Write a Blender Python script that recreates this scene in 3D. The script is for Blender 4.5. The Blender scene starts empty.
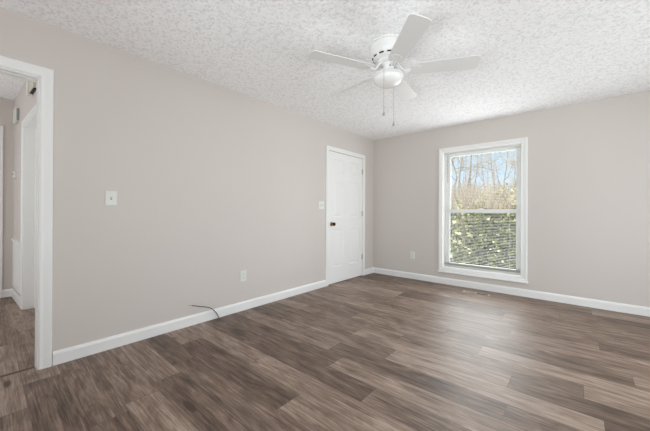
import bpy, bmesh, math, random
import numpy as np
from mathutils import Vector, Matrix
random.seed(7); RNG = np.random.default_rng(7)
PI = math.pi
S = bpy.context.scene
COL = S.collection

# ------------------------------------------------------------------ camera
CAMX, CAMZ = 2.860, 1.111
yaw, pitch, roll, F, PY = math.radians(40.676), math.radians(0.113), math.radians(0.264), 294.13, 211.39
fwd = Vector((-math.sin(yaw)*math.cos(pitch), math.cos(yaw)*math.cos(pitch), math.sin(pitch)))
r0 = Vector((math.cos(yaw), math.sin(yaw), 0)); u0 = r0.cross(fwd)
rt = math.cos(roll)*r0 + math.sin(roll)*u0
up = -math.sin(roll)*r0 + math.cos(roll)*u0
cd = bpy.data.cameras.new('camera'); cam = bpy.data.objects.new('camera', cd); COL.objects.link(cam)
cam.matrix_world = Matrix(((rt.x, up.x, -fwd.x, CAMX), (rt.y, up.y, -fwd.y, 0.0), (rt.z, up.z, -fwd.z, CAMZ), (0, 0, 0, 1)))
cd.sensor_fit = 'HORIZONTAL'; cd.sensor_width = 36.0
cd.lens = F*36.0/650.0; cd.shift_y = (PY-215.5)/650.0
cd.clip_start = 0.02
S.camera = cam

# ------------------------------------------------------------------ colour management
S.view_settings.view_transform = 'Standard'; S.view_settings.look = 'None'
S.view_settings.gamma = 1.0; S.view_settings.use_curve_mapping = False
S.view_settings.exposure = 0.05
S.cycles.use_denoising = True; S.cycles.denoising_prefilter = 'ACCURATE'; S.cycles.use_adaptive_sampling = False
S.cycles.max_bounces = 16; S.cycles.diffuse_bounces = 10; S.cycles.glossy_bounces = 4
S.cycles.transparent_max_bounces = 24
S.cycles.caustics_reflective = False; S.cycles.caustics_refractive = False
S.cycles.sample_clamp_indirect = 6.0

# ------------------------------------------------------------------ sky, sun, window daylight, added fill lights
SKY_LOW, SKY_HIGH = 1.15, 2.7
w = bpy.data.worlds.new('sky'); S.world = w; w.use_nodes = True
nt = w.node_tree; nt.nodes.clear()
wo = nt.nodes.new('ShaderNodeOutputWorld'); bg = nt.nodes.new('ShaderNodeBackground')
tc = nt.nodes.new('ShaderNodeTexCoord'); sx = nt.nodes.new('ShaderNodeSeparateXYZ')
nt.links.new(tc.outputs['Generated'], sx.inputs[0])
cr = nt.nodes.new('ShaderNodeValToRGB'); nt.links.new(sx.outputs['Z'], cr.inputs[0])
cr.color_ramp.elements[0].position = 0.0; cr.color_ramp.elements[0].color = (0.84, 0.92, 1.0, 1)
cr.color_ramp.elements[1].position = 0.20; cr.color_ramp.elements[1].color = (0.44, 0.70, 1.0, 1)
e = cr.color_ramp.elements.new(0.45); e.color = (1.0, 0.975, 0.945, 1)
mr = nt.nodes.new('ShaderNodeMapRange'); nt.links.new(sx.outputs['Z'], mr.inputs['Value'])
mr.inputs['From Min'].default_value = 0.20; mr.inputs['From Max'].default_value = 0.45
mr.inputs['To Min'].default_value = SKY_LOW; mr.inputs['To Max'].default_value = SKY_HIGH
nt.links.new(cr.outputs['Color'], bg.inputs['Color']); nt.links.new(mr.outputs[0], bg.inputs['Strength'])
nt.links.new(bg.outputs[0], wo.inputs[0])

def light(name, kind, loc, d, **kw):
    ld = bpy.data.lights.new(name, kind)
    for k, v in kw.items(): setattr(ld, k, v)
    o = bpy.data.objects.new(name, ld); COL.objects.link(o); o.location = loc
    o.rotation_euler = Vector(d).to_track_quat('-Z', 'Y').to_euler()
    return o
light('sun', 'SUN', (0, 0, 10), (0.62, 0.50, -0.60), energy=1.15, angle=0.01, color=(1, 0.95, 0.86))
def portal(name, loc, d, sx_, sy_):
    o = light(name, 'AREA', loc, d, shape='RECTANGLE', size=sx_, size_y=sy_); o.data.cycles.is_portal = True

W, D, H, REAR = 5.2, 4.693, 2.44, -1.3           # room: x 0..W, y REAR..D, ceiling height
WIN = (1.262, 2.294, 0.262, 2.050)                # window opening in the far wall: x0 x1 z0 z1
ADDED_WIN4 = (1.85, 4.25, 0.262, 2.050)                   # window added in the unseen rear wall for fill light: x0 x1 z0 z1
ADDED_WIN3 = (2.2, 4.2, 0.262, 2.050)                   # window added in the unseen right wall for fill light: y0 y1 z0 z1
portal('window_area_light', (1.778, D+0.17, 1.156), (0, -1, 0), 1.03, 1.79)
# area lights for daylight at the far window, and fill through two added, unseen windows
LC = (0.93, 0.97, 1.0)
light('window_area_light', 'AREA', (1.778, D+0.010, 1.165), (0, -1, 0), shape='RECTANGLE', size=0.99, size_y=1.66, energy=17, color=LC)
light('window_area_light', 'AREA', (1.778, D+0.165, 1.156), (0, -1, 0), shape='RECTANGLE', size=1.03, size_y=1.78, energy=25, color=LC)
light('window_area_light', 'AREA', (W+0.15, 3.2, 1.156), (-1, 0, 0), shape='RECTANGLE', size=1.96, size_y=1.76, energy=60, color=LC)  # fill lamp in the added, unseen right window
# fill lamp added at the unseen rear window, aimed up to brighten the ceiling
light('rear_ceiling_fill', 'AREA', (3.05, REAR-0.10, 0.65), (0, 0.66, 0.75), shape='RECTANGLE', size=2.3, size_y=0.7, energy=104, color=LC)
light('hall_fill', 'AREA', (-1.40, -1.55, 1.25), (0, 1, 0), shape='RECTANGLE', size=1.8, size_y=2.0, energy=18, color=(0.95, 0.98, 1))  # unseen fill lamp added to brighten the hall, no opening behind it

# ------------------------------------------------------------------ materials
def srgb(*c):
    return tuple(((v/255)/12.92 if v/255 <= 0.04045 else ((v/255+0.055)/1.055)**2.4) for v in c) + (1.0,)
MATS = {}
def base(name):
    m = bpy.data.materials.new(name); m.use_nodes = True
    n = m.node_tree; b = n.nodes['Principled BSDF']; MATS[name] = m
    return m, n, b
def simple(name, col, rough=0.5, metal=0.0, bump=0.0, bscale=200, var=0.0):
    m, n, b = base(name)
    b.inputs['Base Color'].default_value = col; b.inputs['Roughness'].default_value = rough; b.inputs['Metallic'].default_value = metal
    if bump or var:
        t = n.nodes.new('ShaderNodeTexCoord'); z = n.nodes.new('ShaderNodeTexNoise')
        z.inputs['Scale'].default_value = bscale; z.inputs['Detail'].default_value = 3
        n.links.new(t.outputs['Object'], z.inputs['Vector'])
        if bump:
            p = n.nodes.new('ShaderNodeBump'); p.inputs['Strength'].default_value = bump; p.inputs['Distance'].default_value = 0.002
            n.links.new(z.outputs['Fac'], p.inputs['Height']); n.links.new(p.outputs[0], b.inputs['Normal'])
        if var:
            h = n.nodes.new('ShaderNodeHueSaturation'); h.inputs['Color'].default_value = col
            k = n.nodes.new('ShaderNodeMapRange'); k.inputs['To Min'].default_value = 1-var; k.inputs['To Max'].default_value = 1+var
            n.links.new(z.outputs['Fac'], k.inputs['Value']); n.links.new(k.outputs[0], h.inputs['Value'])
            n.links.new(h.outputs[0], b.inputs['Base Color'])
    return m
M_WALL = simple('wall_paint', srgb(212, 205.5, 200.5), 0.75, bump=0.15, bscale=90)
M_CEIL = simple('popcorn_ceiling', srgb(239, 239, 239), 0.9, bump=0.5, bscale=260)
def pit_shade_flecks(m, c1, c2, sc):
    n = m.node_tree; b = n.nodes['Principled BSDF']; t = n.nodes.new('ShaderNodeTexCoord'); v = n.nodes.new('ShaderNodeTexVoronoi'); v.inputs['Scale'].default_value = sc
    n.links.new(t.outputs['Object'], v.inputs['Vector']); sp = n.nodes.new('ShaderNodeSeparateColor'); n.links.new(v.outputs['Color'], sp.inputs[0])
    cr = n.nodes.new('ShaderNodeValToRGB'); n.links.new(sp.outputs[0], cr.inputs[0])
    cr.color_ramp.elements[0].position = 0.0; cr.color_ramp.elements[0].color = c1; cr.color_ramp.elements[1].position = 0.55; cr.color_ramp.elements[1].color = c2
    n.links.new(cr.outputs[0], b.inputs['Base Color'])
pit_shade_flecks(M_CEIL, srgb(230, 232, 234), srgb(254, 254, 255), 66)      # shadow of the popcorn pits put into the colour as random grey specks
M_TRIM = simple('white_trim_paint', srgb(240, 241, 240), 0.35, bump=0.05, bscale=60)
M_DOOR = simple('white_door_paint', srgb(241, 241, 240), 0.4, bump=0.06, bscale=80)
M_VINYL = simple('white_vinyl', srgb(250, 250, 250), 0.35, bump=0.03, bscale=50)
M_PLASTIC = simple('white_plastic', srgb(226, 228, 223), 0.35, bump=0.03, bscale=300)
M_FAN = simple('white_fan_enamel', srgb(232, 232, 231), 0.35, bump=0.04, bscale=120)
M_DARK = simple('dark_slot', srgb(34, 30, 27), 0.6, var=0.1)
M_BLACKRUB = simple('black_cable_jacket', srgb(28, 26, 26), 0.45, bump=0.1)
M_COPPER = simple('bare_cable_core', srgb(150, 120, 105), 0.35, metal=0.8, bump=0.05)
M_BRASS = simple('antique_brass', srgb(150, 122, 84), 0.3, metal=0.95, var=0.15, bscale=40)
M_BRONZE = simple('dark_bronze', srgb(58, 46, 36), 0.35, metal=0.8, var=0.15, bscale=40)
M_STEEL = simple('satin_hinge_metal', srgb(200, 200, 196), 0.35, metal=0.85, bump=0.05)
M_BEIGE = simple('beige_vent_enamel', srgb(186, 172, 155), 0.45, bump=0.04)
M_CHIME = simple('ivory_plastic', srgb(214, 206, 188), 0.4, bump=0.04)
M_CHAIN = simple('bead_chain_metal', srgb(176, 172, 166), 0.4, metal=0.3, bump=0.05)
M_BLIND = simple('white_blind_slat', srgb(222, 222, 217), 0.45, bump=0.03)
M_WAND = simple('clear_grey_wand', srgb(150, 152, 150), 0.2, bump=0.03)
M_GAP_SHADE = simple('painted_gap_shade', srgb(70, 66, 62), 0.9, var=0.05)  # colour carries the shade of the gap behind the door
M_SEAM = simple('dark_plank_seam', srgb(92, 76, 65), 0.5, var=0.12, bscale=30)

# frosted light bowl
m, n, b = base('frosted_glass_bowl'); M_BOWL = m
b.inputs['Base Color'].default_value = srgb(246, 246, 244); b.inputs['Roughness'].default_value = 0.22
b.inputs['Subsurface Weight'].default_value = 0.25; b.inputs['Subsurface Radius'].default_value = (0.02, 0.02, 0.02)
z = n.nodes.new('ShaderNodeTexNoise'); z.inputs['Scale'].default_value = 30; p = n.nodes.new('ShaderNodeBump')
p.inputs['Strength'].default_value = 0.02; n.links.new(z.outputs['Fac'], p.inputs['Height']); n.links.new(p.outputs[0], b.inputs['Normal'])

# window glass: thin pane, clear with a weak mirror
m = bpy.data.materials.new('window_glass'); m.use_nodes = True; n = m.node_tree; n.nodes.clear(); M_GLASS = m
o_ = n.nodes.new('ShaderNodeOutputMaterial'); mx = n.nodes.new('ShaderNodeMixShader'); t_ = n.nodes.new('ShaderNodeBsdfTransparent')
g_ = n.nodes.new('ShaderNodeBsdfGlossy'); lw = n.nodes.new('ShaderNodeFresnel'); lw.inputs[0].default_value = 1.35
g_.inputs['Roughness'].default_value = 0.02; t_.inputs['Color'].default_value = (0.97, 0.985, 0.975, 1)
n.links.new(lw.outputs[0], mx.inputs[0]); n.links.new(t_.outputs[0], mx.inputs[1]); n.links.new(g_.outputs[0], mx.inputs[2]); n.links.new(mx.outputs[0], o_.inputs[0])

# vinyl plank floor: boards run along x
def floor_material():
    m, n, b = base('vinyl_plank_floor')
    N = n.nodes.new; L = n.links.new
    PWID, PLEN = 0.182, 1.22
    tc = N('ShaderNodeTexCoord'); sp = N('ShaderNodeSeparateXYZ'); L(tc.outputs['Object'], sp.inputs[0])
    def mth(op, a, b_=None, c=None):
        q = N('ShaderNodeMath'); q.operation = op
        for i, v in enumerate((a, b_, c)):
            if v is None: continue
            if isinstance(v, (int, float)): q.inputs[i].default_value = v
            else: L(v, q.inputs[i])
        return q.outputs[0]
    def comb(x, y, zz):
        q = N('ShaderNodeCombineXYZ')
        for i, v in enumerate((x, y, zz)):
            if isinstance(v, (int, float)): q.inputs[i].default_value = v
            else: L(v, q.inputs[i])
        return q.outputs[0]
    ry = mth('DIVIDE', mth('ADD', sp.outputs['Y'], 20.03), PWID); row = mth('FLOOR', ry); fy = mth('SUBTRACT', ry, row)
    wn = N('ShaderNodeTexWhiteNoise'); wn.noise_dimensions = '1D'; L(row, wn.inputs['W'])
    rx = mth('ADD', mth('DIVIDE', mth('ADD', sp.outputs['X'], 20.0), PLEN), mth('MULTIPLY', wn.outputs['Value'], 7.0))
    colx = mth('FLOOR', rx); fx = mth('SUBTRACT', rx, colx)
    w2 = N('ShaderNodeTexWhiteNoise'); w2.noise_dimensions = '2D'; L(comb(row, colx, 0), w2.inputs['Vector'])
    tone = w2.outputs['Value']
    off = mth('MULTIPLY', tone, 37.0)
    def noise(vec, scale, detail, rough, dist=0.0):
        q = N('ShaderNodeTexNoise'); L(vec, q.inputs['Vector']); q.inputs['Scale'].default_value = scale
        q.inputs['Detail'].default_value = detail; q.inputs['Roughness'].default_value = rough; q.inputs['Distortion'].default_value = dist
        return q.outputs['Fac']
    X, Y = sp.outputs['X'], sp.outputs['Y']
    g1 = noise(comb(mth('MULTIPLY', X, 1.0), mth('MULTIPLY', Y, 20.0), off), 2.0, 8, 0.70, 1.3)     # long cathedral streaks
    g2 = noise(comb(mth('MULTIPLY', X, 3.0), mth('MULTIPLY', Y, 60.0), off), 2.0, 5, 0.65)            # fine grain
    g3 = noise(comb(mth('MULTIPLY', X, 1.3), mth('MULTIPLY', Y, 4.5), off), 1.9, 5, 0.6, 1.6)        # broad blotches
    f = mth('ADD', mth('MULTIPLY', g1, 0.42), mth('ADD', mth('MULTIPLY', g2, 0.28), mth('MULTIPLY', g3, 0.30)))
    f = mth('ADD', f, mth('MULTIPLY', mth('SUBTRACT', tone, 0.5), 0.12))
    # knots
    vo = N('ShaderNodeTexVoronoi'); L(comb(mth('MULTIPLY', X, 1.1), mth('MULTIPLY', Y, 3.4), off), vo.inputs['Vector']); vo.inputs['Scale'].default_value = 0.9
    kn = N('ShaderNodeMapRange'); L(vo.outputs['Distance'], kn.inputs['Value']); kn.inputs['From Min'].default_value = 0.015; kn.inputs['From Max'].default_value = 0.075
    kn.inputs['To Min'].default_value = 0.24; kn.inputs['To Max'].default_value = 0.0
    f = mth('SUBTRACT', f, kn.outputs[0])
    cr = N('ShaderNodeValToRGB'); L(f, cr.inputs[0]); R_ = cr.color_ramp
    R_.elements[0].position = 0.375; R_.elements[0].color = srgb(64, 48, 38)
    R_.elements[1].position = 0.63; R_.elements[1].color = srgb(172, 152, 137)
    for pos, c in ((0.44, (94, 75, 62)), (0.50, (121, 101, 87)), (0.56, (144, 124, 110))):
        q = R_.elements.new(pos); q.color = srgb(*c)
    # joints
    ex = mth('MULTIPLY', mth('MINIMUM', fx, mth('SUBTRACT', 1.0, fx)), PLEN)
    ey = mth('MULTIPLY', mth('MINIMUM', fy, mth('SUBTRACT', 1.0, fy)), PWID)
    ed = N('ShaderNodeMapRange'); L(mth('MINIMUM', ex, ey), ed.inputs['Value']); ed.inputs['From Min'].default_value = 0.0004; ed.inputs['From Max'].default_value = 0.0020
    mix = N('ShaderNodeMix'); mix.data_type = 'RGBA'; L(ed.outputs[0], mix.inputs['Factor'])
    mix.inputs['A'].default_value = srgb(78, 63, 54); L(cr.outputs[0], mix.inputs['B'])
    L(mix.outputs['Result'], b.inputs['Base Color'])
    rg = N('ShaderNodeMapRange'); L(g2, rg.inputs['Value']); rg.inputs['To Min'].default_value = 0.42; rg.inputs['To Max'].default_value = 0.54
    L(rg.outputs[0], b.inputs['Roughness'])
    b.inputs['Specular IOR Level'].default_value = 0.58
    bp = N('ShaderNodeBump'); bp.inputs['Strength'].default_value = 0.25; bp.inputs['Distance'].default_value = 0.0015
    L(mth('ADD', mth('MULTIPLY', f, 0.6), ed.outputs[0]), bp.inputs['Height']); L(bp.outputs[0], b.inputs['Normal'])
    return m
M_FLOOR = floor_material()

def leafy(name, c1, c2, scale, rough=0.5, c3=None, island=False):
    m, n, b = base(name)
    t = n.nodes.new('ShaderNodeTexCoord'); z = n.nodes.new('ShaderNodeTexNoise'); z.inputs['Scale'].default_value = scale; z.inputs['Detail'].default_value = 4
    n.links.new(t.outputs['Object'], z.inputs['Vector']); cr = n.nodes.new('ShaderNodeValToRGB')
    if island:
        ge = n.nodes.new('ShaderNodeNewGeometry'); n.links.new(ge.outputs['Random Per Island'], cr.inputs[0])
    else: n.links.new(z.outputs['Fac'], cr.inputs[0])
    cr.color_ramp.elements[0].position = 0.36; cr.color_ramp.elements[0].color = c1; cr.color_ramp.elements[1].position = 0.64; cr.color_ramp.elements[1].color = c2
    if c3: q = cr.color_ramp.elements.new(0.5); q.color = c3
    n.links.new(cr.outputs[0], b.inputs['Base Color']); b.inputs['Roughness'].default_value = rough
    return m
M_IVY = leafy('ivy_leaf', srgb(34, 44, 16), srgb(106, 112, 48), 3.1, 0.26, srgb(66, 78, 28), True)
M_IVYY = leafy('pale_ivy_leaf', srgb(126, 128, 66), srgb(222, 220, 176), 2.5, 0.30, None, True)
M_LITTER = leafy('leaf_litter', srgb(150, 128, 110), srgb(204, 184, 164), 9.0, 0.9)
M_BARK = leafy('grey_bark', srgb(112, 104, 96), srgb(176, 166, 154), 12.0, 0.85)
M_TWIG = leafy('tan_twigs', srgb(152, 138, 122), srgb(218, 207, 190), 5.0, 0.85, None, True)

# ------------------------------------------------------------------ mesh helpers
def box(bm, x0, x1, y0, y1, z0, z1, bevel=0.0, seg=2):
    r = bmesh.ops.create_cube(bm, size=1.0)
    for v in r['verts']:
        v.co = Vector(((x0+x1)/2+v.co.x*(x1-x0), (y0+y1)/2+v.co.y*(y1-y0), (z0+z1)/2+v.co.z*(z1-z0)))
    if bevel:
        ed = list({e for v in r['verts'] for e in v.link_edges})
        bmesh.ops.bevel(bm, geom=ed, offset=bevel, segments=seg, affect='EDGES', profile=0.5)
def prism(bm, pts, axis, a0, a1):
    """extrude a 2D outline along an axis; pts are in the two other axes, in xyz order"""
    def mk(p, a): return {'x': (a, p[0], p[1]), 'y': (p[0], a, p[1]), 'z': (p[0], p[1], a)}[axis]
    A = [bm.verts.new(mk(p, a0)) for p in pts]; B = [bm.verts.new(mk(p, a1)) for p in pts]
    k = len(pts)
    bm.faces.new(A); bm.faces.new(B[::-1])
    for i in range(k): bm.faces.new((A[i], B[i], B[(i+1) % k], A[(i+1) % k]))
def lathe(bm, prof, c=(0, 0, 0), seg=40, axis='z', cap=True):
    rings = []
    def pt(r, a, h):
        if axis == 'z': return (c[0]+r*math.cos(a), c[1]+r*math.sin(a), c[2]+h)
        if axis == 'x': return (c[0]+h, c[1]+r*math.cos(a), c[2]+r*math.sin(a))
        return (c[0]+r*math.cos(a), c[1]+h, c[2]+r*math.sin(a))
    for r, h in prof:
        rings.append([bm.verts.new(pt(max(r, 1e-5), 2*PI*i/seg, h)) for i in range(seg)])
    for A, B in zip(rings, rings[1:]):
        for i in range(seg): bm.faces.new((A[i], A[(i+1) % seg], B[(i+1) % seg], B[i]))
    if cap: bm.faces.new(rings[0]); bm.faces.new(rings[-1][::-1])
def tube(bm, pts, rad, seg=8):
    pts = [Vector(p) for p in pts]; rings = []
    for i, p in enumerate(pts):
        d = (pts[min(i+1, len(pts)-1)]-pts[max(i-1, 0)])
        if d.length < 1e-9: d = Vector((0, 0, 1))
        d.normalize(); a = d.orthogonal() if i == 0 else (prev-d*prev.dot(d))
        if a.length < 1e-6: a = d.orthogonal()
        a.normalize(); prev = a; b_ = d.cross(a)
        r = rad[i] if isinstance(rad, (list, tuple)) else rad
        rings.append([bm.verts.new(p+r*(math.cos(2*PI*k/seg)*a+math.sin(2*PI*k/seg)*b_)) for k in range(seg)])
    for A, B in zip(rings, rings[1:]):
        for k in range(seg): bm.faces.new((A[k], A[(k+1) % seg], B[(k+1) % seg], B[k]))
    bm.faces.new(rings[0][::-1]); bm.faces.new(rings[-1])
def obj(name, bm, mat, parent=None, smooth=False, loc=None):
    if bm is not None:
        bmesh.ops.recalc_face_normals(bm, faces=bm.faces[:])
        me = bpy.data.meshes.new(name); bm.to_mesh(me); bm.free()
    me.materials.append(mat)
    if smooth:
        me.polygons.foreach_set('use_smooth', [True]*len(me.polygons))
        me.set_sharp_from_angle(angle=math.radians(40))
    o = bpy.data.objects.new(name, me); COL.objects.link(o)
    if loc: o.location = loc
    if parent: o.parent = parent
    return o
def tag(o, label, cat, group=None):
    o['label'] = label; o['category'] = cat
    if group: o['group'] = group
    return o
def thing(name, label, cat, loc=(0, 0, 0), group=None, rot=(0, 0, 0)):
    o = bpy.data.objects.new(name, None); COL.objects.link(o); o.location = loc; o.rotation_euler = rot; o.empty_display_size = 0.1
    return tag(o, label, cat, group)
def setting(o, label=None, cat=None):
    o['kind'] = 'structure'
    if label: o['label'] = label
    if cat: o['category'] = cat
    return o
B = bmesh.new
def struct(name, bm, mat, label=None, cat=None): return setting(obj(name, bm, mat), label, cat)
def anchor(name, label, cat, loc=(0, 0, 0), rot=(0, 0, 0)):
    return setting(thing(name, label, cat, loc, None, rot))

# ------------------------------------------------------------------ room shell
LD0, LD1, LDH = -0.56, 0.262, 2.052               # doorway in the left wall
CD0, CD1, CDH = 3.405, 4.332, 2.047               # panelled door in the left wall
T = 0.12
HFX, HZ = -2.71, 2.55                             # hall far wall, hall ceiling
bm = B(); box(bm, HFX-T, W+T, -1.75, D+0.18, -0.12, 0.0)
struct('floor', bm, M_FLOOR, 'grey brown vinyl plank floor with boards parallel to the window wall', 'floor')
bm = B(); box(bm, -0.075, -0.050, LD0, LD1-0.02, 0.0, 0.0025, 0.001)
struct('trim_1', bm, M_SEAM, 'dark seam strip in the floor across the open doorway', 'trim')

# popcorn ceiling: real relief
def popcorn(name, x0, x1, y0, y1, z, step, amp, label):
    nx, ny = int((x1-x0)/step)+1, int((y1-y0)/step)+1
    h = RNG.normal(size=(ny, nx))
    def blur(a):
        a = (np.roll(a, 1, 0)+2*a+np.roll(a, -1, 0))/4
        return (np.roll(a, 1, 1)+2*a+np.roll(a, -1, 1))/4
    s = blur(h); s /= s.std(); s2 = blur(blur(RNG.normal(size=(ny, nx)))); s2 /= s2.std()
    hh = (np.clip(s+0.45*s2, -1.8, -0.35)+0.35)*amp + 0.12*amp*np.clip(s, -0.35, 2)
    hh[0, :] = hh[-1, :] = 0; hh[:, 0] = hh[:, -1] = 0
    gx, gy = np.meshgrid(np.linspace(x0, x1, nx), np.linspace(y0, y1, ny))
    co = np.stack([gx, gy, z-hh], -1).reshape(-1, 3)
    top = np.array([[x0, y0, z+0.1], [x1, y0, z+0.1], [x1, y1, z+0.1], [x0, y1, z+0.1]])
    idx = np.arange(nx*ny).reshape(ny, nx)
    q = np.stack([idx[:-1, :-1], idx[1:, :-1], idx[1:, 1:], idx[:-1, 1:]], -1).reshape(-1, 4)
    k = nx*ny; c = [idx[0, 0], idx[0, -1], idx[-1, -1], idx[-1, 0]]
    ext = np.array([[k, k+1, k+2, k+3], [c[0], c[1], k+1, k], [c[1], c[2], k+2, k+1], [c[2], c[3], k+3, k+2], [c[3], c[0], k, k+3]])
    q = np.vstack([q, ext]); co = np.vstack([co, top])
    me = bpy.data.meshes.new(name); me.vertices.add(len(co)); me.vertices.foreach_set('co', co.ravel().astype('f'))
    me.loops.add(q.size); me.loops.foreach_set('vertex_index', q.ravel().astype('i'))
    me.polygons.add(len(q)); me.polygons.foreach_set('loop_start', (np.arange(len(q))*4).astype('i'))
    me.update(calc_edges=True); me.validate()
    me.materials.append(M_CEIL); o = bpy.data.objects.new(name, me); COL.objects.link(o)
    return setting(o, label, 'ceiling')
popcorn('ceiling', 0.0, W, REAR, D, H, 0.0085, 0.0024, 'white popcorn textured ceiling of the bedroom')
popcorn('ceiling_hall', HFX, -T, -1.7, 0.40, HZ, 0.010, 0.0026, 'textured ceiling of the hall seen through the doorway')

bm = B()
box(bm, -T, 0, REAR-0.18, LD0, 0, 2.66); box(bm, -T, 0, LD0, LD1, LDH, 2.66); box(bm, -T, 0, LD1, CD0, 0, 2.66)
box(bm, -T, 0, CD0, CD1, CDH, 2.66); box(bm, -T, -0.05, CD0, CD1, 0, CDH); box(bm, -T, 0, CD1, D+0.18, 0, 2.66)
struct('wall_left', bm, M_WALL, 'long greige wall between the open doorway and the panelled door', 'wall')
def holes(bm, a0, a1, mk, wins):
    cur = a0
    for (x0, x1, z0, z1) in wins:
        mk(cur, x0, 0, 2.66); mk(x0, x1, 0, z0); mk(x0, x1, z1, 2.66); cur = x1
    mk(cur, a1, 0, 2.66)
bm = B(); holes(bm, 0, W, lambda a, b_, c, d: box(bm, a, b_, D, D+0.18, c, d), (WIN,))
struct('wall_back', bm, M_WALL, 'greige far wall holding the window', 'wall')
bm = B(); holes(bm, REAR-0.18, D+0.18, lambda a, b_, c, d: box(bm, W, W+0.18, a, b_, c, d), (ADDED_WIN3,))
struct('wall_right', bm, M_WALL, 'greige wall right of the picture with an added window', 'wall')
bm = B(); holes(bm, 0, W, lambda a, b_, c, d: box(bm, a, b_, REAR-0.18, REAR, c, d), (ADDED_WIN4,))
struct('wall_rear', bm, M_WALL, 'greige wall behind the camera', 'wall')

# baseboards with an eased, stepped top
BBP = [(0, 0), (0.014, 0), (0.014, 0.078), (0.010, 0.088), (0.007, 0.096), (0, 0.098)]
def base_y(bm, x, y0, y1, s=1): prism(bm, [(x+s*p[0], p[1]) for p in BBP], 'y', y0, y1)
def base_x(bm, y, x0, x1, s=-1): prism(bm, [(y+s*p[0], p[1]) for p in BBP], 'x', x0, x1)
bm = B(); base_y(bm, 0, LD1+0.070, CD0-0.060); base_y(bm, 0, CD1+0.060, D); base_y(bm, 0, REAR, LD0-0.07)
struct('baseboard_left', bm, M_TRIM, 'white baseboard along the long left wall', 'baseboard')
bm = B(); base_x(bm, D, 0.0, W)
struct('baseboard_back', bm, M_TRIM, 'white baseboard under the window', 'baseboard')
bm = B(); base_y(bm, W, REAR, D, -1)
struct('baseboard_right', bm, M_TRIM, 'white baseboard right of the picture', 'baseboard')

# casings: stepped profile round an opening, plane x=const (facing +x or -x)
CAS = [(0.0, 0.0), (0.0, 0.010), (0.006, 0.013), (0.020, 0.012), (0.040, 0.016), (0.056, 0.018), (0.062, 0.015), (0.062, 0.0)]
def casing(bm, u0, u1, v0, v1, to3, sides='LTR', prof=CAS):
    """mitred frame round opening u0..u1 x v0..v1 ; to3(u, v, depth) -> xyz ; profile (distance outwards, thickness)"""
    def strip(P):          # P: list of (cross-section ring)
        R2 = [[bm.verts.new(to3(*c)) for c in ring] for ring in P]
        k = len(R2[0])
        for A, C in zip(R2, R2[1:]):
            for i in range(k): bm.faces.new((A[i], A[(i+1) % k], C[(i+1) % k], C[i]))
        bm.faces.new(R2[0]); bm.faces.new(R2[-1][::-1])
    bottom = 'B' in sides
    if 'L' in sides: strip([[(u0-o_, v0-(o_ if bottom else 0), t_) for o_, t_ in prof], [(u0-o_, v1+o_, t_) for o_, t_ in prof]])
    if 'R' in sides: strip([[(u1+o_, v0-(o_ if bottom else 0), t_) for o_, t_ in prof], [(u1+o_, v1+o_, t_) for o_, t_ in prof]])
    if 'T' in sides: strip([[(u0-o_, v1+o_, t_) for o_, t_ in prof], [(u1+o_, v1+o_, t_) for o_, t_ in prof]])
    if bottom: strip([[(u0-o_, v0-o_, t_) for o_, t_ in prof], [(u1+o_, v0-o_, t_) for o_, t_ in prof]])

# doorway to the hall: casing both sides and jamb lining
WCAS = [(o_*1.10, t_) for o_, t_ in CAS]
bm = B(); casing(bm, LD0+0.004, LD1-0.004, 0, LDH-0.002, lambda u, v, d: (d, u, v), prof=WCAS)
casing(bm, LD0+0.004, LD1-0.004, 0, LDH-0.002, lambda u, v, d: (-T-d, u, v), prof=CAS)
struct('trim_2', bm, M_TRIM, 'white casing round the open doorway to the hall', 'door trim')
bm = B(); box(bm, -T, 0.0, LD1-0.012, LD1+0.001, 0, LDH-0.012); box(bm, -T, 0.0, LD0-0.001, LD0+0.016, 0, LDH-0.016); box(bm, -T, 0.0, LD0-0.001, LD1+0.001, LDH-0.012, LDH+0.001)
box(bm, -0.085, -0.05, LD1-0.015, LD1-0.012, 0, LDH-0.015, 0.001); box(bm, -0.085, -0.05, LD0+0.016, LD1-0.016, LDH-0.018, LDH-0.012, 0.002)
struct('trim_3', bm, M_TRIM, 'white jamb lining inside the open doorway', 'door trim')

# ------------------------------------------------------------------ six-panel door
def panel(bm, y0, y1, z0, z1, x, s=1):
    """raised panel: rings stepping in from the face at depth x (towards -s)"""
    prof = [(0.0, 0.0), (0.010, 0.009), (0.024, 0.0105), (0.030, 0.0095), (0.052, 0.003)]
    rings = []
    for i, d in prof:
        rings.append([bm.verts.new((x-s*d, a, c)) for a, c in ((y0+i, z0+i), (y1-i, z0+i), (y1-i, z1-i), (y0+i, z1-i))])
    for A, C in zip(rings, rings[1:]):
        for k in range(4): bm.faces.new((A[k], A[(k+1) % 4], C[(k+1) % 4], C[k]))
    bm.faces.new(rings[-1])
def door_slab(bm, y0, y1, z0, z1, x, th, cols, rows):
    xs = x-th
    ys = [y0]+[v for c in cols for v in c]+[y1]; zs = [z0]+[v for r in rows for v in r]+[z1]
    for i in range(len(ys)-1):
        for j in range(len(zs)-1):
            if i % 2 == 1 and j % 2 == 1:
                panel(bm, ys[i], ys[i+1], zs[j], zs[j+1], x)
            else:
                vs = [bm.verts.new((x, a, c)) for a, c in ((ys[i], zs[j]), (ys[i+1], zs[j]), (ys[i+1], zs[j+1]), (ys[i], zs[j+1]))]
                bm.faces.new(vs)
    q = [bm.verts.new((xs, a, c)) for a, c in ((y0, z0), (y1, z0), (y1, z1), (y0, z1))]
    f = [bm.verts.new((x, a, c)) for a, c in ((y0, z0), (y1, z0), (y1, z1), (y0, z1))]
    bm.faces.new(q)
    for k in range(4): bm.faces.new((q[k], q[(k+1) % 4], f[(k+1) % 4], f[k]))
    bmesh.ops.remove_doubles(bm, verts=bm.verts[:], dist=1e-5)
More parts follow.
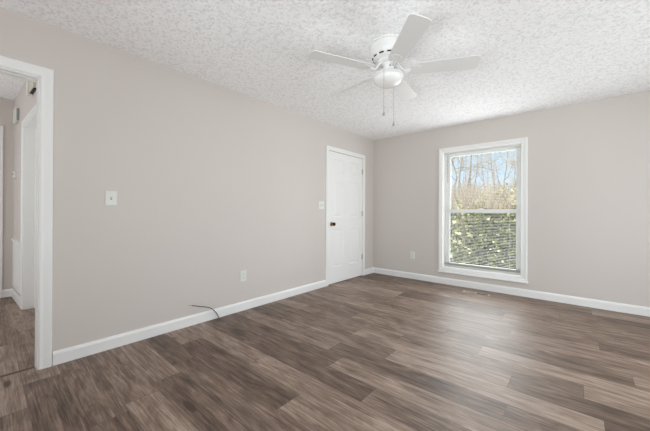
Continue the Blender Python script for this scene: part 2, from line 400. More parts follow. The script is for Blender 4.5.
d1 = anchor('door_1', 'closed white six panel door near the far left corner', 'door', (0, 0, 0))
bm = B()
door_slab(bm, CD0+0.004, CD1-0.004, 0.010, CDH-0.006, 0.001, 0.035,
          [(3.532, 3.786), (3.938, 4.192)], [(0.255, 0.840), (1.025, 1.608), (1.718, 1.935)])
obj('door_panel', bm, M_DOOR, d1)
bm = B(); lathe(bm, [(0.0, 0.001), (0.033, 0.001), (0.034, 0.004), (0.028, 0.009), (0.014, 0.012), (0.0115, 0.018), (0.0115, 0.034)], (0, 3.480, 0.926), 28, 'x')
kn = obj('door_knob', bm, M_BRASS, d1, True); kn['label'] = 'antique brass door knob'
bm = B(); lathe(bm, [(0.0115, 0.032), (0.020, 0.036), (0.0265, 0.045), (0.028, 0.054), (0.025, 0.064), (0.017, 0.070), (0.008, 0.072), (0, 0.0722)], (0, 3.480, 0.926), 28, 'x')
obj('knob_grip', bm, M_BRONZE, kn, True)
for zc in (1.815, 1.085, 0.335):
    bm = B(); tube(bm, [(0.008, CD1-0.002, zc-0.045), (0.008, CD1-0.002, zc+0.045)], 0.0065, 12)
    tube(bm, [(0.008, CD1-0.002, zc+0.045), (0.008, CD1-0.002, zc+0.051)], [0.005, 0.003], 10)
    box(bm, 0.0005, 0.003, CD1-0.028, CD1-0.002, zc-0.045, zc+0.045)
    h_ = obj('hinge', bm, M_STEEL, d1, True)
bm = B(); casing(bm, CD0-0.001, CD1+0.001, 0, CDH+0.001, lambda u, v, d: (d, u, v))
struct('trim_4', bm, M_TRIM, 'white casing round the closed six panel door', 'door trim')
bm = B(); box(bm, -0.0495, -0.034, CD0-0.0, CD1+0.0, 0, CDH)  # solid dark sheet, gap shade put into its colour
struct('gap_shade_sheet', bm, M_GAP_SHADE, 'dark sheet painted as gap shade behind the closed six panel door', 'door trim')

# ------------------------------------------------------------------ window
def window(name, loc, x0, x1, z0, z1, label, rot=0):
    """double-hung window in a wall; local y=0 is the room face of the wall, +y outwards, x along the wall"""
    r = anchor(name, label, 'window', loc, (0, 0, rot))
    WP = [(0.0, 0.0), (0.0, 0.012), (0.008, 0.017), (0.022, 0.016), (0.030, 0.021), (0.052, 0.024), (0.060, 0.020), (0.062, 0.0)]
    bm = B(); casing(bm, x0, x1, z0+0.0, z1, lambda u, v, d: (u, -d, v), 'LTRB', WP)
    obj('casing', bm, M_TRIM, r)
    bm = B(); box(bm, x0-0.070, x1+0.072, -0.032, -0.0, z0-0.082, z0-0.058, 0.005)
    obj('apron_ledge', bm, M_TRIM, r)
    t = 0.012
    bm = B(); box(bm, x0-0.001, x0+t, 0.0, 0.178, z0, z1); box(bm, x1-t, x1+0.001, 0.0, 0.178, z0, z1)
    box(bm, x0+t, x1-t, 0.0, 0.178, z1-t, z1+0.001); box(bm, x0+t, x1-t, 0.0, 0.19, z0-0.001, z0+t)
    for xs_ in (x0+t, x1-t-0.022): box(bm, xs_, xs_+0.022, 0.058, 0.072, z0+t, z1-t, 0.002)
    obj('window_frame', bm, M_VINYL, r)
    zm = 1.132
    for nm, ya, yb, za, zb in (('lower_sash', 0.074, 0.106, z0+t, zm+0.028), ('upper_sash', 0.108, 0.140, zm-0.024, z1-t)):
        a, c = x0+t, x1-t; st = 0.058; bm = B(); bot = 0.046 if nm == 'lower_sash' else 0.045; tp = 0.045
        box(bm, a, a+st, ya, yb, za, zb, 0.003); box(bm, c-st, c, ya, yb, za, zb, 0.003)
        box(bm, a+st, c-st, ya, yb, za, za+bot, 0.003); box(bm, a+st, c-st, ya, yb, zb-tp, zb, 0.003)
        # glazing bead
        for (p0, p1, q0, q1) in ((a+st, a+st+0.008, za+bot, zb-tp), (c-st-0.008, c-st, za+bot, zb-tp), (a+st, c-st, za+bot, za+bot+0.008), (a+st, c-st, zb-tp-0.008, zb-tp)):
            box(bm, p0, p1, ya+0.006, yb-0.006, q0, q1)
        s_ = obj('window_sash', bm, M_VINYL, r)
        bm = B(); ym = (ya+yb)/2; box(bm, a+st-0.004, c-st+0.004, ym-0.0015, ym+0.0015, za+bot-0.004, zb-tp+0.004)
        obj('glass_pane', bm, M_GLASS, s_)
        if nm == 'lower_sash':
            bm = B(); xm = (x0+x1)/2; box(bm, xm-0.028, xm+0.028, ya-0.002, ya+0.016, zb, zb+0.010, 0.003); box(bm, xm-0.006, xm+0.034, ya-0.008, ya+0.004, zb+0.008, zb+0.016, 0.003)
            obj('sash_lock', bm, M_VINYL, s_)
    return r
window('window_1', (0, D, 0), WIN[0], WIN[1], WIN[2], WIN[3], 'white double hung window in the far wall looking out on ivy and bare trees')
window('added_window_right', (W, 0, 0), -ADDED_WIN3[1], -ADDED_WIN3[0], ADDED_WIN3[2], ADDED_WIN3[3], 'added unseen window for fill light in the wall right of the picture', -PI/2)

window('added_window_rear', (0, REAR, 0), -ADDED_WIN4[1], -ADDED_WIN4[0], ADDED_WIN4[2], ADDED_WIN4[3], 'added unseen window for fill light in the wall behind the camera', PI)

# ------------------------------------------------------------------ hall beyond the doorway
# its right-hand wall leans a little: local u runs from the doorway end away, local v into the hall
def hy(x): return 0.300+0.047*(x+1.86)
ang = math.atan2(hy(HFX)-hy(-T), HFX+T)          # direction of travel along -x
UX, UY = math.cos(ang), math.sin(ang)
NX, NY = -UY, UX                                   # left of travel = towards the hall (-y)
def hp(u, v, z_): return (-T+u*UX+v*NX, hy(-T)+u*UY+v*NY, z_)
ULEN = (HFX+T)/UX
def hbox(bm, u0_, u1_, v0_, v1_, z0_, z1_, bev=0.0):
    k = len(bm.verts); t2 = B(); box(t2, u0_, u1_, v0_, v1_, z0_, z1_, bev)
    me = bpy.data.meshes.new('tmp'); 
    for v in t2.verts: v.co = Vector(hp(*v.co))
    t2.to_mesh(me); bm.from_mesh(me); t2.free(); bpy.data.meshes.remove(me)
def ux(x): return (x+T)/UX
HD0, HD1 = ux(-1.0), ux(-1.86)
bm = B()
hbox(bm, 0, HD0, -0.12, 0, 0, HZ+0.08); hbox(bm, HD0, HD1, -0.12, 0, 2.06, HZ+0.08); hbox(bm, HD1, ULEN, -0.12, 0, 0, HZ+0.08)
struct('wall_hall_right', bm, M_WALL, 'greige hall wall with a white door seen through the doorway', 'wall')
bm = B(); box(bm, HFX-T, HFX, -1.7, hy(HFX)+0.02, 0, HZ+0.08)
struct('wall_hall_far', bm, M_WALL, 'greige end wall of the hall seen through the doorway', 'wall')
bm = B(); box(bm, HFX-T, -T, -1.75, -1.63, 0, HZ+0.08)
struct('wall_hall_left', bm, M_WALL, 'hall wall left of the picture', 'wall')
bm = B()
casing(bm, HD0, HD1, 0, 2.058, lambda u, v, d: hp(u, d, v), prof=CAS)
hbox(bm, HD0, HD0+0.015, -0.11, 0, 0, 2.058); hbox(bm, HD1-0.015, HD1, -0.11, 0, 0, 2.058); hbox(bm, HD0, HD1, -0.11, 0, 2.045, 2.06)
struct('trim_6', bm, M_TRIM, 'white casing and jamb of the door in the hall right wall', 'door trim')
d2 = anchor('door_2', 'white door set back in the hall right wall', 'door')
bm = B(); hbox(bm, HD0+0.017, HD1-0.017, -0.118, -0.085, 0.008, 2.042, 0.002)
obj('door_panel', bm, M_DOOR, d2)
d3 = anchor('door_3', 'white door at the far end of the hall on the left edge of the picture', 'door')
bm = B(); box(bm, HFX+0.001, HFX+0.012, -0.70, 0.098, 0.008, 2.115)
for z0_, z1_ in ((0.25, 0.85), (1.05, 1.65), (1.75, 2.0)): box(bm, HFX+0.010, HFX+0.016, -0.02, 0.0, z0_, z1_)
obj('door_panel', bm, M_DOOR, d3)
bm = B(); casing(bm, -0.71, 0.105, 0, 2.125, lambda u, v, d: (HFX+d, u, v))
struct('trim_7', bm, M_TRIM, 'white casing of the door at the far end of the hall', 'door trim')
bm = B(); prism(bm, [(HFX+p[0], p[1]) for p in BBP], 'y', 0.168, hy(HFX))
R2 = [[bm.verts.new(hp(u, p[0], p[1])) for p in BBP] for u in (HD1+0.062, ULEN)]
for i in range(len(BBP)): bm.faces.new((R2[0][i], R2[0][(i+1) % len(BBP)], R2[1][(i+1) % len(BBP)], R2[1][i]))
bm.faces.new(R2[0]); bm.faces.new(R2[1][::-1])
R2 = [[bm.verts.new(hp(u, p[0], p[1])) for p in BBP] for u in (0.0, HD0-0.062)]
for i in range(len(BBP)): bm.faces.new((R2[0][i], R2[0][(i+1) % len(BBP)], R2[1][(i+1) % len(BBP)], R2[1][i]))
bm.faces.new(R2[0]); bm.faces.new(R2[1][::-1])
struct('baseboard_hall', bm, M_TRIM, 'white baseboard of the hall seen through the doorway', 'baseboard')

def hall_thing(name, label, cat, x, z_):
    u = ux(x); return thing(name, label, cat, hp(u, 0, z_), rot=(0, 0, ang))
# (local x = away along the hall, local y = into the hall)
t = hall_thing('thermostat', 'small white thermostat on the hall wall near its far corner', 'thermostat', -2.45, 1.555)
bm = B(); box(bm, -0.075, 0.075, 0, 0.006, -0.052, 0.052, 0.002); obj('wall_plate', bm, M_PLASTIC, t)
bm = B(); box(bm, -0.060, 0.060, 0.006, 0.030, -0.045, 0.045, 0.006); obj('cover', bm, M_PLASTIC, t)
bm = B(); box(bm, -0.02, 0.03, 0.030, 0.031, -0.005, 0.025); obj('display', bm, M_WAND, t)
t = hall_thing('door_chime', 'white door chime box high on the hall wall near its far corner', 'door chime', -2.36, 2.27)
bm = B(); box(bm, -0.10, 0.085, 0, 0.034, -0.085, 0.085, 0.010, 3); obj('cover', bm, M_PLASTIC, t)
bm = B(); box(bm, -0.125, -0.098, 0, 0.022, -0.07, 0.07, 0.003); obj('side_grille', bm, M_WAND, t)
t = hall_thing('alarm_box', 'small ivory box above the hall door close under the hall ceiling', 'alarm box', -1.22, 2.365)
bm = B(); box(bm, -0.15, 0.13, 0, 0.030, -0.075, 0.085, 0.004); obj('housing', bm, M_CHIME, t)
bm = B(); box(bm, -0.13, 0.10, 0.004, 0.026, -0.086, -0.073, 0.003); obj('lower_grille', bm, M_DARK, t)
bm = B(); box(bm, 0.07, 0.135, 0.003, 0.045, -0.10, 0.085, 0.006); obj('side_cap', bm, M_PLASTIC, t)
t = hall_thing('return_air_grille', 'white return air grille low on the hall wall beside the door', 'air grille', -2.29, 0.45)
bm = B()
for a, b2, c, d in ((-0.30, -0.26, -0.30, 0.29), (0.26, 0.30, -0.30, 0.29), (-0.26, 0.26, -0.30, -0.26), (-0.26, 0.26, 0.25, 0.29)): box(bm, a, b2, 0, 0.016, c, d, 0.003)
obj('frame', bm, M_TRIM, t)
bm = B()
for i in range(34):
    z_ = -0.255+i*0.015; prism(bm, [(0.001, z_+0.010), (0.010, z_), (0.011, z_+0.002), (0.002, z_+0.012)], 'x', -0.26, 0.26)
obj('louvres', bm, M_TRIM, t)
bm = B(); box(bm, -0.315, 0.315, 0, 0.030, 0.285, 0.305, 0.006); obj('top_ledge', bm, M_TRIM, t)

# ------------------------------------------------------------------ ceiling fan
FX, FY = 1.710, 2.100
fan = thing('ceiling_fan', 'white five blade ceiling fan with round light bowl and two pull chains', 'ceiling fan', (FX, FY, H))
bm = B(); lathe(bm, [(0.146, 0.004), (0.150, -0.004), (0.150, -0.012), (0.1405, -0.014), (0.139, -0.018), (0.143, -0.022), (0.142, -0.060), (0.137, -0.078), (0.128, -0.092), (0.112, -0.116), (0.100, -0.126), (0.0, -0.127)], seg=56)
hs = obj('motor_housing', bm, M_FAN, fan, True)
for k in range(12):
    a = 2*PI*(k+0.15)/12; bm = B(); nseg = 5; wid = 0.30
    vs = []
    for rr, zz in ((0.1235, -0.1010), (0.1180, -0.1095)):
        vs.append([bm.verts.new(((rr+0.0016)*math.cos(a+wid*(i/nseg-0.5)), (rr+0.0016)*math.sin(a+wid*(i/nseg-0.5)), zz-0.0008)) for i in range(nseg+1)])
    v2 = [[bm.verts.new((v.co.x*0.985, v.co.y*0.985, v.co.z+0.002)) for v in rw] for rw in vs]
    for i in range(nseg):
        bm.faces.new((vs[0][i], vs[0][i+1], vs[1][i+1], vs[1][i])); bm.faces.new((v2[0][i], v2[1][i], v2[1][i+1], v2[0][i+1]))
        for g in (0, 1): bm.faces.new((vs[g][i], v2[g][i], v2[g][i+1], vs[g][i+1]))
    for i in (0, nseg): bm.faces.new((vs[0][i], v2[0][i], v2[1][i], vs[1][i]))
    obj('vent_slot', bm, M_DARK, hs)
bm = B(); lathe(bm, [(0.0, -0.126), (0.083, -0.126), (0.086, -0.130), (0.086, -0.146), (0.080, -0.150), (0.052, -0.152), (0.050, -0.156), (0.050, -0.205), (0.047, -0.222), (0.0, -0.222)], seg=40)
obj('switch_housing', bm, M_FAN, fan, True)
for k in range(5):
    a = 2*PI*(k+0.4)/5; bm = B(); c = (0.0505*math.cos(a), 0.0505*math.sin(a)); lathe(bm, [(0.005, -0.003), (0.005, 0.003), (0.002, 0.004)], (c[0], c[1], -0.182), 10); obj('screw', bm, M_DARK, fan, True)
bm = B(); lathe(bm, [(0.0, -0.220), (0.050, -0.220), (0.085, -0.226), (0.116, -0.238), (0.120, -0.244), (0.120, -0.256), (0.114, -0.260), (0.0, -0.260)], seg=48)
obj('light_fitter', bm, M_FAN, fan, True)
bm = B(); pr = [(0.114, -0.258)]
for i in range(1, 13):
    a = i/12*PI/2; pr.append((0.114*math.cos(a), -0.262-0.068*math.sin(a)))
lathe(bm, pr, seg=48); obj('light_bowl', bm, M_BOWL, fan, True)
A0 = math.radians(27.36); ZB = -0.205; TILTS = [math.radians(v) for v in (15, 15, 7, 23, 15)]     # the old blades have sagged unevenly
def blade_mesh():
    bm = B(); L0, L1 = 0.165, 0.662; out = []
    w0, w1, rc = 0.056, 0.071, 0.030
    out += [(L0, -w0+0.012), (L0+0.012, -w0)]
    for i in range(5):
        a = -PI/2+i/4*PI/2; out.append((L1-rc+rc*math.cos(a), -w1+rc+rc*math.sin(a)))
    for i in range(5):
        a = i/4*PI/2; out.append((L1-rc+rc*math.cos(a), w1-rc+rc*math.sin(a)))
    out += [(L0+0.012, w0), (L0, w0-0.012)]
    prism(bm, out, 'z', -0.003, 0.003)
    bmesh.ops.bevel(bm, geom=[e for e in bm.edges if abs(e.verts[0].co.z-e.verts[1].co.z) < 1e-6], offset=0.0012, segments=1, affect='EDGES')
    return bm
def iron_mesh():
    bm = B()
    pts = [(0.070, 0, 0.052), (0.092, 0, 0.030), (0.110, 0, 0.000), (0.130, 0, -0.016), (0.152, 0, -0.014), (0.172, 0, -0.007)]
    for s_ in (-1, 1): tube(bm, [(x_, s_*0.0075, z_) for x_, _, z_ in pts], 0.0075, 8)
    # plate under the blade root
    t2 = B(); prism(t2, [(0.160, -0.028), (0.185, -0.040), (0.225, -0.040), (0.250, -0.020), (0.256, 0), (0.250, 0.020), (0.225, 0.040), (0.185, 0.040), (0.160, 0.028)], 'z', -0.0075, -0.0035)
    for (sx_, sy_) in ((0.195, -0.024), (0.195, 0.024), (0.235, 0)): lathe(t2, [(0.006, -0.0075), (0.005, -0.010), (0.0, -0.0105)], (sx_, sy_, 0), 10)
    me = bpy.data.meshes.new('tmp'); t2.to_mesh(me); bm.from_mesh(me); t2.free(); bpy.data.meshes.remove(me)
    return bm
b0 = obj('blade', blade_mesh(), M_FAN, fan, True); i0 = obj('blade_iron', iron_mesh(), M_FAN, b0, True)
b0.location = (0, 0, ZB); b0.rotation_euler = (-TILTS[0], 0, A0)
for k in range(1, 5):
    c = b0.copy(); COL.objects.link(c); c.parent = fan; c.rotation_euler = (-TILTS[k], 0, A0-k*2*PI/5)
    ci = i0.copy(); COL.objects.link(ci); ci.parent = c
def pull_chain(x, y, z0_, z1_):
    bm = B(); nb = int((z0_-z1_)/0.012)
    tube(bm, [(x, y, z0_), (x, y, z1_)], 0.0014, 6)
    for i in range(nb): lathe(bm, [(0.0, 0.0026), (0.0022, 0.0012), (0.0022, -0.0012), (0.0, -0.0026)], (x, y, z0_-0.012*(i+0.5)), 6)
    ch = obj('pull_chain', bm, M_CHAIN, fan, True)
    bm = B(); lathe(bm, [(0.0015, 0.0), (0.003, -0.002), (0.004, -0.012), (0.009, -0.026), (0.0105, -0.034), (0.007, -0.042), (0.0, -0.043)], (x, y, z1_), 16)
    obj('chain_fob', bm, M_CHAIN, ch, True)
dv = Vector((CAMX-FX, -FY)).normalized(); sv = Vector((-dv.y, dv.x))
c1 = dv*0.122-sv*(-0.034)*-1; c1 = dv*0.124+sv*(-0.030); c2 = -dv*0.060+sv*0.047
pull_chain(c1.x, c1.y, -0.20, -0.555); pull_chain(c2.x, c2.y, -0.225, -0.585)

# ------------------------------------------------------------------ mini blind
bl = thing('mini_blind', 'open white mini blind hanging inside the window frame', 'window blind', (0, D, 0))
X0, X1 = WIN[0]+0.016, WIN[1]-0.016; YB = 0.030
bm = B(); box(bm, X0, X1, YB-0.014, YB+0.014, WIN[3]-0.040, WIN[3]-0.0135, 0.002); obj('head_rail', bm, M_BLIND, bl)
bm = B(); zt, zb = 1.995, 0.345; nsl = 78
def slat(zz):
    w_ = 0.0125; h_ = 0.0022
    prof = [(YB-w_, zz), (YB-w_*0.5, zz+h_*0.75), (YB, zz+h_), (YB+w_*0.5, zz+h_*0.75), (YB+w_, zz)]
    prism(bm, prof+[(p[0], p[1]-0.0005) for p in prof[::-1]], 'x', X0+0.003, X1-0.003)
for i in range(nsl): slat(zt-(zt-zb)*i/(nsl-1))
for i in range(7): slat(0.333-0.0045*i)
obj('slats', bm, M_BLIND, bl)
bm = B(); box(bm, X0, X1, YB-0.013, YB+0.013, 0.282, 0.298, 0.003); obj('bottom_rail', bm, M_BLIND, bl)
for xc in (1.395, 2.145):
    bm = B()
    for s_ in (-1, 1): tube(bm, [(xc, YB+s_*0.0135, WIN[3]-0.04), (xc, YB+s_*0.0135, 0.285)], 0.0008, 5)
    tube(bm, [(xc+0.01, YB, WIN[3]-0.04), (xc+0.01, YB, 0.285)], 0.0009, 5)
    obj('ladder_cord', bm, M_BLIND, bl)
bm = B(); tube(bm, [(1.329, YB-0.019, WIN[3]-0.03), (1.329, YB-0.020, 1.985), (1.331, YB-0.022, 1.575)], [0.002, 0.0042, 0.0042], 6); obj('tilt_wand', bm, M_WAND, bl)

# ------------------------------------------------------------------ wall plates
def wall_plate(name, label, cat, loc, rotz, wd, hg, kind, group=None):
    """local +x is out of the wall, y along it"""
    t = thing(name, label, cat, loc, group, (0, 0, rotz))
    bm = B(); box(bm, 0, 0.0065, -wd/2, wd/2, -hg/2, hg/2, 0.0025, 3); obj('cover_plate', bm, M_PLASTIC, t)
    if kind == 'outlet':
        for s_ in (1, -1):
            bm = B(); zc = s_*0.0195
            pts = [(0.0165*math.cos(a)*1.0, max(-0.0125, min(0.0125, 0.0175*math.sin(a)))+zc) for a in [2*PI*i/24 for i in range(24)]]
            prism(bm, pts, 'x', 0.006, 0.0085); rc = obj('receptacle', bm, M_PLASTIC, t)
            for y_, h_ in ((-0.006, 0.009), (0.006, 0.007)):
                bm = B(); box(bm, 0.0080, 0.0088, y_-0.0013, y_+0.0013, zc-h_/2+0.003, zc+h_/2+0.003); obj('slot', bm, M_DARK, rc)
            bm = B(); lathe(bm, [(0.0024, 0.008), (0.0024, 0.0088)], (0, 0, zc-0.007), 10, 'x'); obj('ground_hole', bm, M_DARK, rc)
        bm = B(); lathe(bm, [(0.003, 0.006), (0.003, 0.0075), (0.001, 0.008)], (0, 0, 0), 12, 'x'); obj('screw', bm, M_STEEL, t)
    else:
        ys = (0,) if kind == 'single' else (-0.023, 0.023)
        for y_ in ys:
            bm = B(); box(bm, 0.0060, 0.0072, y_-0.0055, y_+0.0055, -0.0125, 0.0125); obj('toggle_slot', bm, M_WAND, t)
            bm = B(); prism(bm, [(0.006, -0.005), (0.006, 0.006), (0.019, 0.013), (0.020, 0.006)], 'y', y_-0.0042, y_+0.0042); obj('toggle', bm, M_PLASTIC, t)
            for z_ in (-0.030, 0.030):
                bm = B(); lathe(bm, [(0.003, 0.006), (0.003, 0.0072), (0.001, 0.0078)], (0, y_, z_), 12, 'x'); obj('screw', bm, M_PLASTIC, t)
    return t
wall_plate('light_switch', 'white toggle light switch on the long wall right of the open doorway', 'light switch', (0, 0.675, 1.214), 0, 0.080, 0.116, 'single')
wall_plate('light_switch', 'white light switch with two toggles beside the closed panelled door', 'light switch', (0, 3.245, 1.210), 0, 0.116, 0.118, 'double')
wall_plate('wall_outlet', 'white electrical outlet low on the long wall above the black cable', 'wall outlet', (0, 1.918, 0.388), 0, 0.080, 0.122, 'outlet')
wall_plate('wall_outlet', 'white electrical outlet low on the far wall left of the window', 'wall outlet', (0.767, D, 0.393), -PI/2, 0.076, 0.120, 'outlet')

# ------------------------------------------------------------------ black cable stub
cb = thing('cable', 'thin black cable stub curling out of the floor at the baseboard', 'cable', (0.028, 1.606, 0))
pts = [(0.030, 1.608, -0.004), (0.034, 1.592, 0.036), (0.040, 1.558, 0.085), (0.050, 1.511, 0.130), (0.060, 1.455, 0.159), (0.070, 1.384, 0.184), (0.079, 1.335, 0.204), (0.085, 1.299, 0.216)]
def smooth_path(P, k=6):
    P = [Vector(p) for p in P]; out = []
    for i in range(len(P)-1):
        a, b2, c, d = P[max(i-1, 0)], P[i], P[i+1], P[min(i+2, len(P)-1)]
        for j in range(k):
            t_ = j/k; out.append(0.5*((2*b2)+(c-a)*t_+(2*a-5*b2+4*c-d)*t_*t_+(3*b2-a-3*c+d)*t_**3))
    return out+[P[-1]]
bm = B(); tube(bm, [p-Vector((0.028, 1.606, 0)) for p in smooth_path(pts)], 0.0042, 10); obj('jacket', bm, M_BLACKRUB, cb, True)
bm = B(); e0 = Vector((0.085, 1.299, 0.216))-Vector((0.028, 1.606, 0)); tube(bm, [e0, e0+Vector((0.004, -0.036, 0.012))], [0.0022, 0.0015], 8); obj('bare_core', bm, M_COPPER, cb, True)

# ------------------------------------------------------------------ floor vent
fv = thing('floor_vent', 'beige floor vent in the planks below the window', 'floor vent', (1.800, 4.425, 0))
L_, Wd = 0.335, 0.090
bm = B()
for a, b2, c, d in ((-L_/2, L_/2, -Wd/2, -Wd/2+0.009), (-L_/2, L_/2, Wd/2-0.009, Wd/2), (-L_/2, -L_/2+0.018, -Wd/2+0.009, Wd/2-0.009), (L_/2-0.018, L_/2, -Wd/2+0.009, Wd/2-0.009), (-0.005, 0.005, -Wd/2+0.009, Wd/2-0.009)):
    box(bm, a, b2, c, d, 0.0, 0.006, 0.0015)
obj('frame', bm, M_BEIGE, fv)
for x0_, x1_, m_ in ((-L_/2+0.018, -0.005, M_BEIGE), (0.005, L_/2-0.018, M_DARK)):
    bm = B()
    nl = 12 if m_ is M_BEIGE else 6
    for i in range(nl):
        xx = x0_+(x1_-x0_)*(i+0.5)/nl; tl = 0.0042 if m_ is M_BEIGE else 0.0012
        prism(bm, [(xx-tl-0.0008, 0.001), (xx-tl+0.0008, 0.001), (xx+tl+0.0008, 0.0048), (xx+tl-0.0008, 0.0048)], 'y', -Wd/2+0.009, Wd/2-0.009)
    lv = obj('louvres', bm, m_, fv)
    if m_ is M_DARK: lv['label'] = 'dark open half of the vent'
bm = B(); box(bm, -L_/2+0.016, L_/2-0.016, -Wd/2+0.008, Wd/2-0.008, 0.0003, 0.0009); obj('damper', bm, M_DARK, fv)

# ------------------------------------------------------------------ outdoors
def ground_z(x, y):
    if y < 6.6: return -0.45+0.02*math.sin(x*2)
    if y < 11.0:
        t_ = (y-6.6)/4.4; return -0.45+1.45*(t_*t_*(3-2*t_))**0.85+0.10*math.sin(x*1.7+y)*t_
    return 1.0+0.085*(y-11.0)+0.10*math.sin(x*1.7+y)
def grid(name, x0, x1, y0, y1, st, fn, mat, label, cat):
    bm = B(); nx, ny = int((x1-x0)/st), int((y1-y0)/st)
    V_ = [[bm.verts.new((x0+i*st, y0+j*st, fn(x0+i*st, y0+j*st))) for i in range(nx+1)] for j in range(ny+1)]
    for j in range(ny):
        for i in range(nx): bm.faces.new((V_[j][i], V_[j][i+1], V_[j+1][i+1], V_[j+1][i]))
    return struct(name, bm, mat, label, cat)
grid('ground', -16, 12, D+0.3, 34, 0.4, ground_z, M_LITTER, 'leaf strewn bank outside the window', 'ground')

# ivy: leaf blades scattered over the bank, uncountable
def ivy(name, cnt, xr, yr, thick, size, mats, pale, label, mask=None, vines=()):
    V_, Fc, Mi = [], [], []
    shape = [(0, -0.5), (0.42, -0.30), (0.52, 0.02), (0.18, 0.12), (0, 0.56), (-0.18, 0.12), (-0.52, 0.02), (-0.42, -0.30)]
    k = 0
    while k < cnt:
        x = random.uniform(*xr); y = random.uniform(*yr)
        if mask and not mask(x, y): continue
        s = size*random.uniform(0.6, 1.35); c = Vector((x, y, ground_z(x, y)+random.uniform(0.0, thick)))
        nrm = Vector((random.gauss(0, 0.55), -0.55+random.gauss(0, 0.55), 0.75+random.gauss(0, 0.3))).normalized()
        a = nrm.orthogonal().normalized(); a = Matrix.Rotation(random.uniform(0, 2*PI), 3, nrm) @ a; b_ = nrm.cross(a)
        i0_ = len(V_)
        V_.append(c)
        for p in shape: V_.append(c+s*(p[0]*a+p[1]*b_)-nrm*s*0.16*abs(p[0])*2)
        for j in range(8): Fc.append((i0_, i0_+1+j, i0_+1+(j+1) % 8))
        Mi += [1 if random.random() < pale else 0]*8
        k += 1
    for (vx, vy, h_, n_) in vines:          # leaves that have climbed saplings on the bank
        for _ in range(n_):
            t_ = random.random(); rr = 0.05+0.14*(1-t_); s = size*random.uniform(0.6, 1.2)
            c = Vector((vx+random.gauss(0, rr), vy+random.gauss(0, rr), ground_z(vx, vy)+0.1+h_*t_)); nrm = Vector((random.gauss(0, .6), -0.8+random.gauss(0, .5), random.gauss(0.3, .5))).normalized()
            a = Matrix.Rotation(random.uniform(0, 2*PI), 3, nrm) @ nrm.orthogonal().normalized(); b_ = nrm.cross(a); i0_ = len(V_); V_.append(c)
            for p in shape: V_.append(c+s*(p[0]*a+p[1]*b_)-nrm*s*0.16*abs(p[0])*2)
            for j in range(8): Fc.append((i0_, i0_+1+j, i0_+1+(j+1) % 8))
            Mi += [1]*8
    me = bpy.data.meshes.new(name); me.from_pydata([tuple(v) for v in V_], [], Fc)
    for m_ in mats: me.materials.append(m_)
    me.polygons.foreach_set('material_index', Mi)
    o = bpy.data.objects.new(name, me); COL.objects.link(o); o['kind'] = 'stuff'
    return tag(o, label, 'ivy')
def top(x): return 10.6+0.5*math.sin(x*2.3+1)+0.3*math.sin(x*5.1)
ivy('ivy_bed', 32000, (-4, 4), (5.6, 11.5), 0.32, 0.098, (M_IVY, M_IVYY), 0.08, 'dense green ivy covering the bank outside the window', lambda x, y: y < top(x),
    [(0.55, 7.95, 1.25, 75), (0.35, 11.2, 0.8, 40), (1.25, 11.2, 0.7, 40), (-0.4, 11.4, 0.6, 40), (0.8, 12.2, 0.9, 50)])

# bare trees
def branch_tree(seed, height, r0_):
    rnd = random.Random(seed); tr = B(); br = B()
    pts = []; p = Vector((0, 0, -0.15)); d = Vector((rnd.gauss(0, .06), rnd.gauss(0, .06), 1)).normalized(); n_ = 9
    for i in range(n_+1):
        pts.append(p.copy()); d = (d+Vector((rnd.gauss(0, .07), rnd.gauss(0, .07), 0.08))).normalized(); p = p+d*height/n_
    rad = [r0_*(1-0.85*i/n_) for i in range(n_+1)]
    tube(tr, pts, rad, 6)
    def grow(p, d, ln, r, dep):
        q = [p.copy()]; k = 4
        for i in range(k):
            d = (d+Vector((rnd.gauss(0, .22), rnd.gauss(0, .22), rnd.gauss(0.08, .15)))).normalized(); q.append(q[-1]+d*ln/k)
        tube(br, q, [r*(1-0.75*i/k) for i in range(k+1)], 4)
        if dep > 0:
            for i in range(1, k+1):
                for _ in range(1 if rnd.random() < 0.75 else 2):
                    a = (d+Vector((rnd.gauss(0, .8), rnd.gauss(0, .8), rnd.gauss(0.15, .5)))).normalized()
                    grow(q[i], a, ln*rnd.uniform(0.40, 0.62), r*0.5, dep-1)
    for i in range(3, n_+1):
        for _ in range(2):
            a = rnd.uniform(0, 2*PI); dd = Vector((math.cos(a), math.sin(a), rnd.uniform(0.3, 1.1))).normalized()
            grow(pts[i], dd, height*rnd.uniform(0.14, 0.26), rad[i]*0.55, 2)
    return tr, br
protos = []
for sd, hgt, rr in ((1, 5.2, 0.045), (2, 6.2, 0.055), (3, 4.4, 0.035), (4, 5.8, 0.05)):
    r = thing('bare_tree', 'leafless grey winter tree in the thicket behind the ivy bank', 'tree', (0, 0, 0), 'bare trees behind the ivy bank')
    tr, br = branch_tree(sd, hgt, rr); obj('trunk', tr, M_BARK, r); obj('branches', br, M_TWIG, r); protos.append(r)
spots = [(-2.9, 14.2), (-1.6, 15.5), (-0.6, 13.6), (0.4, 15.0), (1.3, 14.0), (-3.6, 17.5), (-2.2, 18.2), (-0.9, 17.2), (0.3, 18.6), (1.2, 16.8), (-4.6, 21), (-3.0, 21.5), (-1.4, 20.5), (0.0, 22), (1.3, 20.2), (2.3, 17.8), (-4.6, 15.8), (3.3, 15.2), (2.6, 21.5), (-1.0, 15.2), (-0.2, 16.2), (-1.8, 17.0), (-0.5, 19.4), (0.9, 15.9), (-2.6, 19.6), (-1.2, 22.5), (0.6, 20.6), (1.7, 15.2)]
for i, (x, y) in enumerate(spots):
    src = protos[i % 4]
    if i < 4: r = src
    else:
        r = src.copy(); COL.objects.link(r)
        for ch in src.children:
            c = ch.copy(); COL.objects.link(c); c.parent = r
    r.location = (x, y, ground_z(x, y)); r.rotation_euler = (0, 0, i*2.4); s_ = 0.55+0.12*((i*7) % 4); r.scale = (s_, s_, s_)
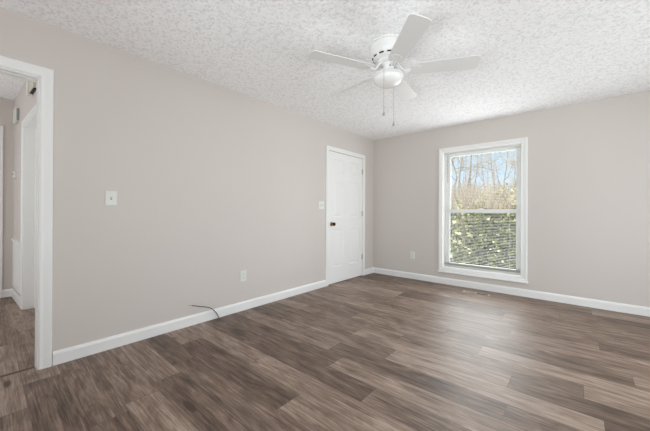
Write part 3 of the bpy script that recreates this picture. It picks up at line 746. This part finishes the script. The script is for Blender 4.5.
# a nearer tree whose gnarled limb crosses the top left of the window
GX, GY = 0.66, 8.0
gt = thing('gnarled_tree', 'nearer gnarled bare tree with forked limbs at the top left of the window', 'tree', (GX, GY, ground_z(GX, GY)))
rnd = random.Random(5); G0 = Vector((GX, GY, ground_z(GX, GY)))
tp = [(0.66, 8.02, 0.2), (0.62, 8.0, 0.85), (0.54, 7.98, 1.31), (0.45, 7.97, 1.55), (0.435, 8.0, 1.80), (0.475, 8.02, 2.03), (0.41, 8.0, 2.32), (0.36, 7.98, 2.49)]
bm = B(); tube(bm, [p-G0 for p in smooth_path(tp, 4)], [0.036-0.0007*i for i in range(29)], 7); obj('trunk', bm, M_BARK, gt, True)
bm = B()
def limb(p, q, r, dep):
    p, q = Vector(p), Vector(q); L_ = (q-p).length; P = [p]
    for i in range(1, 7): P.append(p.lerp(q, i/6)+Vector((rnd.gauss(0, .03), rnd.gauss(0, .05), rnd.gauss(0, .035)))*L_)
    tube(bm, P, [r*(1-0.13*i) for i in range(7)], 5)
    if dep:
        for i in range(1, 7):
            d = (q-p).normalized()+Vector((rnd.gauss(0, .7), rnd.gauss(0, .7), rnd.gauss(0.1, .6))); limb(P[i], P[i]+d.normalized()*L_*0.40, r*0.5, dep-1)
top_ = Vector((0.36, 7.98, 2.49))
for p, q, r in ((top_, (0.22, 7.95, 2.72), .017), (top_, (0.52, 8.0, 2.60), .016), ((0.52, 8.0, 2.60), (1.5, 8.25, 2.72), .011), ((0.43, 8.0, 2.26), (1.75, 7.9, 2.22), .010), ((0.46, 8.0, 2.12), (1.2, 8.4, 2.46), .010), ((0.44, 8.0, 1.95), (-0.4, 8.1, 2.5), .012), ((0.22, 7.95, 2.72), (0.9, 8.0, 3.3), .010)):
    limb(Vector(p)-G0, Vector(q)-G0, r, 2)
obj('branches', bm, M_BARK, gt)

# tan undergrowth of fine stems, uncountable
bm = B(); rnd = random.Random(11)
for i in range(4200):
    y = rnd.uniform(10.8, 20); x = rnd.uniform(-2.8-0.25*(y-11), 3.2); z_ = ground_z(x, y); h_ = rnd.uniform(0.3, 1.35)**1.3*(0.8+0.035*(y-11))
    d = Vector((rnd.gauss(0, .25), rnd.gauss(0, .25), 1)).normalized(); q = [Vector((x, y, z_-0.05))]
    for k in range(3): q.append(q[-1]+d*h_/3); d = (d+Vector((rnd.gauss(0, .3), rnd.gauss(0, .3), 0))).normalized()
    tube(bm, q, [0.009, 0.008, 0.006, 0.004], 3)
    for k in (1, 2):
        dd = Vector((rnd.gauss(0, .7), rnd.gauss(0, .7), 0.8)).normalized(); tube(bm, [q[k], q[k]+dd*h_*0.3], [0.005, 0.002], 3)
o = obj('brush', bm, M_TWIG); o['kind'] = 'stuff'; tag(o, 'tan leafless undergrowth on the slope behind the ivy', 'brush')
